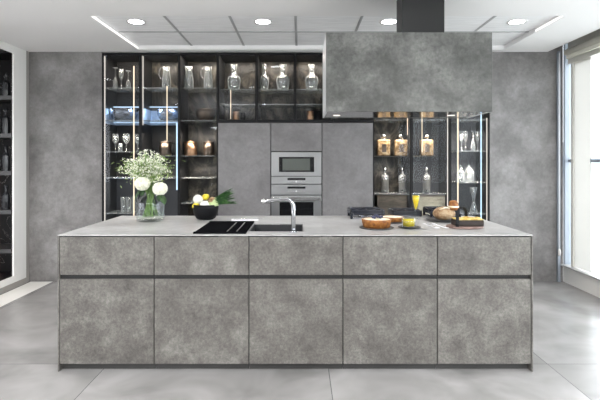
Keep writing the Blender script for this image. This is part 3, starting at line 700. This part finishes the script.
# baby's breath
bbp = thing('babys_breath', 'cloud of small white baby\'s breath flowers in the vase', 'flowers', (VX, VY, WZ+.03))
st = MB(); bl_ = MB(); lv = MB()
ctr = Vector((PX(147, VY)-VX, 0, PZ(168, VY)-WZ-.03)); ends = []
for i in range(24):
    a = random.uniform(0, 2*PI); rr = random.random()**.5
    e = ctr+Vector((math.cos(a)*.2*rr, math.sin(a)*.13*rr, random.uniform(-.04,.11)*(1-.5*rr)))
    base = Vector((random.uniform(-.05,.05), random.uniform(-.05,.05), random.uniform(0,.012)))
    neck = Vector((random.uniform(-.025,.025), random.uniform(-.02,.02), h*.88-.03))
    pts = []
    for k in range(9):
        uu = k/8
        if uu < .5: p = base.lerp(neck, uu*2)
        else: v_ = (uu-.5)*2; p = neck.lerp(e, v_)+Vector((0,0,.03*math.sin(PI*v_)))
        pts.append(p)
    st.tube(pts, [.0028]*5+[.0016]*4, 5); ends.append((neck, e))
for i in range(1500):
    while True:
        v = Vector((random.uniform(-1,1), random.uniform(-1,1), random.uniform(-1,1)))
        if v.length < 1: break
    if v.length < .5 and random.random() < .5: v = v.normalized()*random.uniform(.6,1)
    lump = 1+.18*math.sin(5*v.x+1)+.12*math.sin(9*v.z+v.x*4)
    p = ctr+Vector((v.x*.205*lump, v.y*.14, v.z*.125*lump*(1-.1*v.x)))
    if p.z < .19 and abs(p.x) > .15: continue
    bl_.ball(p, random.uniform(.0032, .0055), 1, (1,1,.8))
    if i % 4 == 0:
        q = ctr.lerp(p, .45)+Vector((0,0,-.03)); st.tube([q, q.lerp(p,.6)+Vector((0,0,.006)), p], [.0014,.001,.0008], 3)
for i in range(800):
    v = Vector((random.gauss(0,.42), random.gauss(0,.4), random.gauss(-.15,.42)))
    p = ctr+Vector((v.x*.2, v.y*.13, v.z*.12)); lv.leaf(p, (random.uniform(-1,1), random.uniform(-1,1), random.uniform(-.2,1)), random.uniform(.02,.045), .0035, .3, 3)
st.build('stems', M['stemgreen'], bbp, kind='stuff'); bl_.build('blossoms', M['petal'], bbp, kind='stuff')
lv.build('sprigs', M['petalgreen'], bbp, kind='stuff')
def hydrangea(px, py, r, lab, dy):
    y = VY+dy; c = Vector((PX(px, y)-VX, dy, PZ(py, y)-WZ-.03))
    t = thing('hydrangea', lab, 'flower', (VX, VY, WZ+.03), 'white hydrangea heads in the vase')
    b = MB()
    b.ball(c, r*.86, 3, (1,1,.9), .03)
    for i in range(230):
        d = Vector((random.gauss(0,1), random.gauss(0,1), random.gauss(0,1))).normalized()
        p = c+Vector((d.x*r*.9, d.y*r*.9, d.z*r*.82)); a = d.orthogonal().normalized(); a.rotate(Matrix.Rotation(random.uniform(0,6), 3, d)); e = d.cross(a)
        b.leaf(p, a+d*.5, .016, .007, .3, 3, .1); b.leaf(p, e+d*.5, .016, .007, .3, 3, .1); b.leaf(p, -a+d*.5, .016, .007, .3, 3, .1)
    b.build('bloom', M['petal'], t, kind=None)
    n = Vector((c.x*.3, c.y*.3, h*.88-.03))
    MB().tube([(c.x*-.4, c.y*-.3, .008), n, c.lerp(n,.3), c], .0045, 8).build('stem', M['stemgreen'], t)
    l = MB(); sgn = -1 if px < 150 else 1
    l.leaf(c+Vector((0,-.01,-.045)), (sgn*.5,-.3,-.65), .10, .036, .15); l.build('leaf', M['greenleaf'], t)
    l = MB(); l.leaf(c+Vector((sgn*.01,.0,-.04)), (-sgn*.2,-.5,-.75), .07, .026, .15); l.build('leaf', M['greenleaf'], t)
hydrangea(142.5, 183.5, .057, 'white hydrangea head on the left of the vase', -.07)
hydrangea(160.0, 188.5, .055, 'white hydrangea head on the right of the vase', -.08)

# black bowl with vegetables
BY = 3.98; BXc = PX(205.8, BY); k = BY/F
bw = thing('serving_bowl', 'matte black bowl full of vegetables on the worktop', 'bowl', (BXc, BY, WZ))
r = 12.7*k; h = 15.0*k
MB().lathe([(0,.0),(r*.55,0),(r*.75,h*.1),(r*.93,h*.38),(r,h*.75),(r,h),(r-.005,h),(r-.005,h*.75),(r*.88,h*.38),(r*.7,h*.14),(0,.012)], 40).build('shell', M['blackm'], bw)
def veg(name, px, py, dy, rad, mk, lab, cat, sc=(1,1,1)):
    y = BY+dy; t = thing(name, lab, cat, (PX(px, y), y, PZ(py, y)))
    if name == 'onion':
        MB().lathe([(0,-rad),(rad*.5,-rad*.9),(rad*.95,-rad*.3),(rad,.0),(rad*.85,rad*.5),(rad*.35,rad*.88),(rad*.12,rad*1.1),(0,rad*1.12)], 24).build('bulb', M[mk], t)
        MB().tube([(0,0,rad*1.05),(.004,0,rad*1.3)], [.004,.002], 6).build('root_tip', M['leekwhite'], t)
        t.rotation_euler = (.5+dy*3, .6, 0)
    else:
        MB().lathe([(0,-rad*1.3),(rad*.2,-rad*1.2),(rad*.7,-rad*.8),(rad,0),(rad*.7,rad*.8),(rad*.2,rad*1.2),(0,rad*1.3)], 20).build('fruit', M[mk], t)
        t.rotation_euler = (0, 1.2, .5)
veg('onion', 198.0, 199.6, .0, .043, 'onion', 'large white onion at the left of the bowl', 'onion')
veg('onion', 204.6, 205.3, -.06, .041, 'onion', 'white onion at the front of the bowl', 'onion')
veg('lemon', 195.6, 205.8, -.03, .026, 'lemon', 'lemon at the front left edge of the bowl', 'lemon')
veg('lemon', 205.4, 197.0, .035, .028, 'lemon', 'lemon behind the white onions in the bowl', 'lemon')
veg('onion', 212.5, 201, .05, .036, 'bread', 'brown onion at the back right of the bowl', 'onion')
for i in range(5):
    y = BY-.056+i*.028
    t = thing('leek', ['front leek leaning out of the bowl','second leek from the front leaning out of the bowl','middle leek leaning out of the bowl','fourth leek from the front in the bowl','rearmost leek leaning out of the bowl'][i], 'leek', (PX(206.5, y), y, PZ(207-i*.7, y)), 'leeks leaning out of the black bowl')
    d = Vector((1, random.uniform(-.1,.1), .22+.10*i)).normalized()
    MB().tube([Vector((0,0,0)), d*.045, d*.1], [.011,.011,.011], 10).build('shaft', M['leekwhite'], t)
    lf = MB()
    for q in range(9):
        dd = (d+Vector((random.uniform(-.1,.1), random.uniform(-.15,.15), random.uniform(-.13,.13)))).normalized()
        lf.leaf(d*.07, dd, random.uniform(.13,.195), .0135, random.uniform(-.02,.12), 6, .5)
    lf.build('leaves', M['leekgreen'], t)

# white cloth / cutlery behind the black board
t = thing('folded_napkin', 'small white folded napkin with cutlery behind the sink', 'napkin', (PX(246, 3.93), 3.93, WZ))
MB().box(-.12, .10, -.06, .06, 0, .006, .002, rot=.15).build('cloth', M['napkin'], t)
MB().box(-.10, .14, -.008, .004, .0062, .009, .001, rot=.25).build('knife', M['steel3'], t)
MB().box(-.10, .13, .02, .03, .0062, .009, .001, rot=.1).build('fork', M['steel3'], t)

# gas burners
def burner(px0, px1, py_base, py_top, label, hh=.076):
    y = TY(py_base)+.13; cx = PX((px0+px1)/2, y); w = (px1-px0)/2*y/F
    t = thing('gas_burner', label, 'gas burner', (cx, y, WZ), 'black cast iron gas burners on the worktop')
    MB().box(-w*.92, w*.92, -.12, .12, 0, .010, .004).build('base_plate', M['hobsteel'], t)
    MB().lathe([(0,.034),(.045,.033),(.052,.028),(.052,.011),(.0,.011)], 28).build('burner_cap', M['castiron'], t)
    MB().lathe([(.056,.011),(.066,.011),(.066,.022),(.056,.022)], 28).build('burner_ring', M['hobsteel'], t)
    g_ = MB()
    P = [(-w, -.13), (w, -.13), (w, .13), (-w, .13)]; n = 7; loop = []
    for cxx, cyy, a0 in ((w-.03,-.10,-PI/2), (w-.03,.10,0), (-w+.03,.10,PI/2), (-w+.03,-.10,PI)):
        for q in range(5): a = a0+q*PI/8; loop.append((cxx+.03*math.cos(a), cyy+.03*math.sin(a), hh-.008))
    g_.tube(loop, .011, 8, closed=True); g_.tube([(a_, b_2, hh-.03) for a_, b_2, c_ in loop], .012, 8, closed=True); g_.tube([(a_, b_2, hh-.018) for a_, b_2, c_ in loop], .009, 6, closed=True)
    for sx in (-1, 1):
        for sy in (-1, 1): g_.tube([(sx*(w-.006), sy*.115, 0), (sx*(w-.004), sy*.118, hh-.008)], .011, 8)
    for a in range(4):
        th = a*PI/2; ex = (w-.008)*math.cos(th) if a % 2 == 0 else 0; ey = .126*math.sin(th) if a % 2 else 0
        g_.tube([(ex, ey, hh-.008), (ex*.5, ey*.5, hh+.001), (ex*.25, ey*.25, hh+.001)], [.008,.007,.006], 8)
    g_.build('pan_support', M['castiron'], t)
    MB().lathe([(0,.0),(.017,0),(.015,.02),(0,.021)], 16, (w*.55, -.105, .0105)).build('knob', M['hobsteel'], t)
    return t
burner(349.5, 381.5, 219.2, 207, 'black gas burner left of the others, behind the front tart')
burner(391, 418, 216.6, 208, 'black gas burner in the middle, behind the tea cup', .05)
burner(427, 456, 218.5, 207, 'black gas burner on the right, behind the bread loaf')

def tart(px, py, wpx, label, hpx, plate=True):
    y = TY(py)+.11; t = thing('tart', label, 'tart', (PX(px, y), y, WZ+.0085)); r = wpx/2*y/F; hh = hpx*y/F
    MB().lathe([(0,.0),(r*.9,0),(r,hh*.85),(r*1.01,hh),(r*.95,hh*1.02),(r*.92,hh*.9),(0,hh*.9)], 44).build('crust', M['crust'], t)
    MB().lathe([(r*.93,hh*.88),(r*.9,hh*.98),(r*.5,hh*1.06),(0,hh*1.08)], 36).build('topping', M['cream'], t)
    p = thing('slate_plate', label.replace('tart', 'tart')+', its round dark plate', 'plate', (PX(px, y), y, WZ))
    p['label'] = 'round dark plate under the ' + ('front tart' if hpx > 6 else 'smaller rear tart')
    MB().lathe([(0,.0),(r*1.08,0),(r*1.16,.005),(r*1.15,.008),(r*1.0,.007),(0,.007)], 40).build('dish', M['slate'], p)
    return t, r, hh
t1, r, hh = tart(376.5, 230.3, 29.5, 'round golden tart topped with blueberries at the front', 8.0)
for i in range(9):
    a = i*2.4; rr = .008+.006*i
    b = MB().ball((math.cos(a)*rr*.8, math.sin(a)*rr*.8+.01, hh*1.08+.007+.012*(i < 3)), .0105, 2)
    b.build('blueberry', M['berry'], t1)
tart(392.5, 224.0, 23, 'smaller pale tart behind the front one', 4.5)

# tea cup
y = TY(228.5)+.03; sx_ = y/F
t = thing('saucer', 'dark saucer under the glass tea cup', 'saucer', (PX(409.5, y), y, WZ))
MB().lathe([(0,.0),(.05,0),(.082,.008),(.081,.011),(.05,.004),(0,.004)], 36).build('dish', M['slate'], t)
t = thing('tea_cup', 'clear glass cup of yellow green tea on a saucer', 'cup', (PX(408.8, y), y, WZ+.0045))
r, hh = 6.9*sx_, 10.3*sx_
MB().lathe([(0,.001),(r*.75,.0),(r*.93,.008),(r,hh),(r-.002,hh),(r*.89,.01),(0,.005)], 32).build('bowl', M['vaseglass'], t)
MB().lathe([(0,.0055),(r*.87,.0105),(r*.95,hh*.82),(0,hh*.82)], 32).build('tea', M['tea'], t)
MB().tube([(r*.95,0,hh*.85),(r*1.3,0,hh*.85),(r*1.45,0,hh*.55),(r*1.25,0,hh*.28),(r*.93,0,hh*.25)], .0035, 8).build('handle', M['vaseglass'], t)

# orange juice flute
y = 4.02; sx_ = y/F
t = thing('juice_flute', 'tall stemmed glass of orange juice', 'glass', (PX(415.8, y), y, WZ)); hh = PZ(193, y)-WZ
r = 4.3*sx_
MB().lathe([(0,.001),(.032,.0),(.032,.003),(.005,.008),(.004,hh*.3),(.012,hh*.35),(r*.75,hh*.7),(r,hh),(r-.0016,hh),(r*.7,hh*.7),(.008,hh*.36),(0,hh*.355)], 28).build('bowl', M['vaseglass'], t)
MB().lathe([(0,hh*.36),(.0078,hh*.365),(r*.69,hh*.7),(r*.86,hh*.9),(0,hh*.9)], 28).build('juice', M['juice'], t)

# white napkins in front of the bread
for x0, x1, lab in ((424.5, 436, 'left of two narrow white napkins beside the cake board'), (434, 446, 'right of two narrow white napkins beside the cake board')):
    t = thing('napkin', lab, 'napkin', (PX((x0+x1)/2, 3.58), 3.58, WZ), 'narrow white napkins on the worktop', )
    MB().box(-.017, .017, -.14, .11, 0, .004, .001, rot=.12).build('cloth', M['napkin'], t)
    MB().box(-.0045, .0045, -.10, .08, .0042, .0062, .001, rot=.12).build('knife', M['steel3'], t)

# bread on dark dish
y = 3.87; sx_ = y/F
t = thing('serving_dish', 'dark round dish under the bread loaf', 'dish', (PX(443, y), y, WZ))
MB().lathe([(0,.0),(.09,0),(.135,.012),(.133,.016),(.09,.006),(0,.006)], 40).build('dish', M['slate'], t)
t = thing('bread_loaf', 'rustic round bread loaf on a dark dish', 'bread', (PX(444, y), y, WZ+.0065))
b = MB(); b.ball((0,0,.055), .09, 4, (1.0,.75,.62), .008); o = b.build('crumb', M['bread'], t)
MB().tube([(-.05,-.045,.09),(0,-.05,.107),(.05,-.04,.095)], [.003,.006,.003], 6).build('crust_ridge', M['cream'], t)
# small bread roll standing on top
t = thing('bread_roll', 'small golden brown roll on top of the loaf', 'bread roll', (PX(453.5, y-.03), y-.03, .9+.088))
MB().lathe([(0,-.0),(.036,.004),(.04,.03),(.037,.06),(.028,.078),(0,.084)], 24, sx=1, sy=.9).build('crust', M['crust'], t)
MB().lathe([(.0415,.026),(.0425,.032),(.0415,.038)], 24, sx=1, sy=.92).build('filling', M['cream'], t)

# cake board with dark cake and black handle
y = TY(229.5)+.10; sx_ = y/F; cx = PX(464.5, y)
board_ = t = thing('cake_board', 'reddish brown wooden board at the right of the worktop', 'board', (cx, y, WZ))
MB().lathe([(0,.0),(.128,0),(.134,.004),(.134,.012),(.128,.015),(0,.015)], 48, sx=1.0, sy=.8).build('board', M['wood'], t)
t = thing('chocolate_cake', 'dark chocolate cake slab with yellow custard top', 'cake', (cx+.018, y, WZ+.0155))
MB().box(-.098, .102, -.065, .065, 0, .046, .008).build('sponge', M['choc'], t)
b = MB()
for i in range(16):
    b.ball((random.uniform(-.08,.09), random.uniform(-.05,.05), .049), random.uniform(.016,.026), 2, (1.2,1,.5), .06)
b.box(-.094, .098, -.061, .061, .0455, .053, .003)
b.build('custard', M['yellowtop'], t)
pts = []
for q in range(13):
    a = PI*q/12; pts.append((-.03+.0-.055*math.cos(a), -.076+.15*(q/12), .02+.115*math.sin(a)**.75))
b = MB()
# flat band: box strip swept along the arch
tt = bmesh.new(); rows = []
for i, p in enumerate(pts):
    p = Vector(p); d = (Vector(pts[min(i+1,12)])-Vector(pts[max(i-1,0)])).normalized(); s_ = Vector((1,.3,0)).normalized()*.012; n_ = d.cross(s_).normalized()*.0025
    rows.append([tt.verts.new(p+s_+n_), tt.verts.new(p-s_+n_), tt.verts.new(p-s_-n_), tt.verts.new(p+s_-n_)])
for a, c in zip(rows, rows[1:]):
    for q in range(4): tt.faces.new((a[q], a[(q+1)%4], c[(q+1)%4], c[q]))
tt.faces.new(rows[0]); tt.faces.new(rows[-1][::-1]); bmesh.ops.recalc_face_normals(tt, faces=tt.faces)
b.add(tt); ho = b.build('handle', M['blackm'], board_, 'black arched metal handle', loc=(.01, 0, .0155))
MB().box(-.102, -.076, -.080, -.074, 0.0, .024, .002).box(.012,.038,.070,.076,0.0,.024,.002).build('foot', M['blackm'], ho)

# ------------------------------------------------------------------ light and camera
w = bpy.data.worlds.new('World'); S.world = w; w.use_nodes = True
bg = w.node_tree.nodes['Background']; bg.inputs[0].default_value = (.93,.96,1,1); bg.inputs[1].default_value = 5.0
for i, (x, lab) in enumerate(((-1.7,'added linear fill lamp nearer the left side, above the camera'), (1.7,'added linear fill lamp nearer the window, above the camera'))):
    t = thing('pendant_fill_lamp', lab, 'ceiling light', (x, -.3, 2.1), 'added linear fill lamps')  # unseen lamp added to brighten the ceiling and island front
    MB().box(-.16, .16, -1.6, 1.6, 0, .05, .005).build('housing', M['white'], t)
    MB().tube([(0,-1.2,.05),(0,-1.2,CZ-2.1)], .002, 6).build('cable', M['black'], t); MB().tube([(0,1.2,.05),(0,1.2,CZ-2.1)], .002, 6).build('cable', M['black'], t)
    for rz, e in ((PI, 80), (0, 145)):
        l = bpy.data.lights.new('lamp', 'AREA'); l.shape = 'RECTANGLE'; l.size = .3; l.size_y = 3.1; l.energy = e
        lo = bpy.data.objects.new('lamp', l); C.objects.link(lo); lo.parent = t; lo.location = (0,0,.055 if rz else -.005); lo.rotation_euler = (rz,0,0)
# added fill downlights in the ceiling in front of the island (above the frame of the picture)
for i, (x, yy) in enumerate([(a, b_) for a in (-2.7,-.8,.8,2.2) for b_ in (2.9, .6)]):
    downlight(x, yy, CZ-.0005, 'added round fill downlight in the ceiling in front of the island', 14, 'added downlights in front of the island')
downlight(-2.95, 3.72, CZ-.0005, 'added unseen downlight brightening the left floor near the white wall', 110, 'added downlights in front of the island')  # added lamp standing in for daylight on the left floor
for x, y0, y1, lab in ((RX0+.004, RY0+.03, RY1-.02, 'thin lit strip along the left edge of the ceiling recess'), (RX1-.010, RY0+.03, RY0+.5, 'short lit strip at the right edge of the ceiling recess')):
    tag(MB().box(-.003, .006, 0, y1-y0, 0, .014).build('recess_light_strip', emis('led_recess', (1,.98,.95), 1.3), loc=(x, y0, CZ+.004)), lab, 'light strip', 'light strips in the ceiling recess')
for x, ry, sy in ((-6.15, -PI/2, 8), (WX+.06, PI/2, 10)):
    l = bpy.data.lights.new('daylight_portal', 'AREA'); l.shape = 'RECTANGLE'; l.size = 2.6; l.size_y = sy; l.cycles.is_portal = True
    lo = bpy.data.objects.new('daylight_portal', l); C.objects.link(lo); lo.location = (x, (-.5 if x < 0 else .45), 1.35); lo.rotation_euler = (0, ry, 0)
cam = bpy.data.cameras.new('camera'); co = bpy.data.objects.new('camera', cam); C.objects.link(co)
co.location = (0, 0, EYE); co.rotation_euler = (PI/2, 0, 0)
cam.sensor_width = 36; cam.lens = F/600*36; cam.shift_y = -38/600; cam.clip_end = 200
S.camera = co
S.view_settings.view_transform = 'Standard'; S.view_settings.look = 'None'; S.view_settings.gamma = 1
S.view_settings.exposure = 0.22
S.cycles.max_bounces = 10; S.cycles.diffuse_bounces = 5; S.cycles.glossy_bounces = 5; S.cycles.transparent_max_bounces = 40
S.cycles.caustics_reflective = False; S.cycles.caustics_refractive = False; S.cycles.sample_clamp_indirect = 6
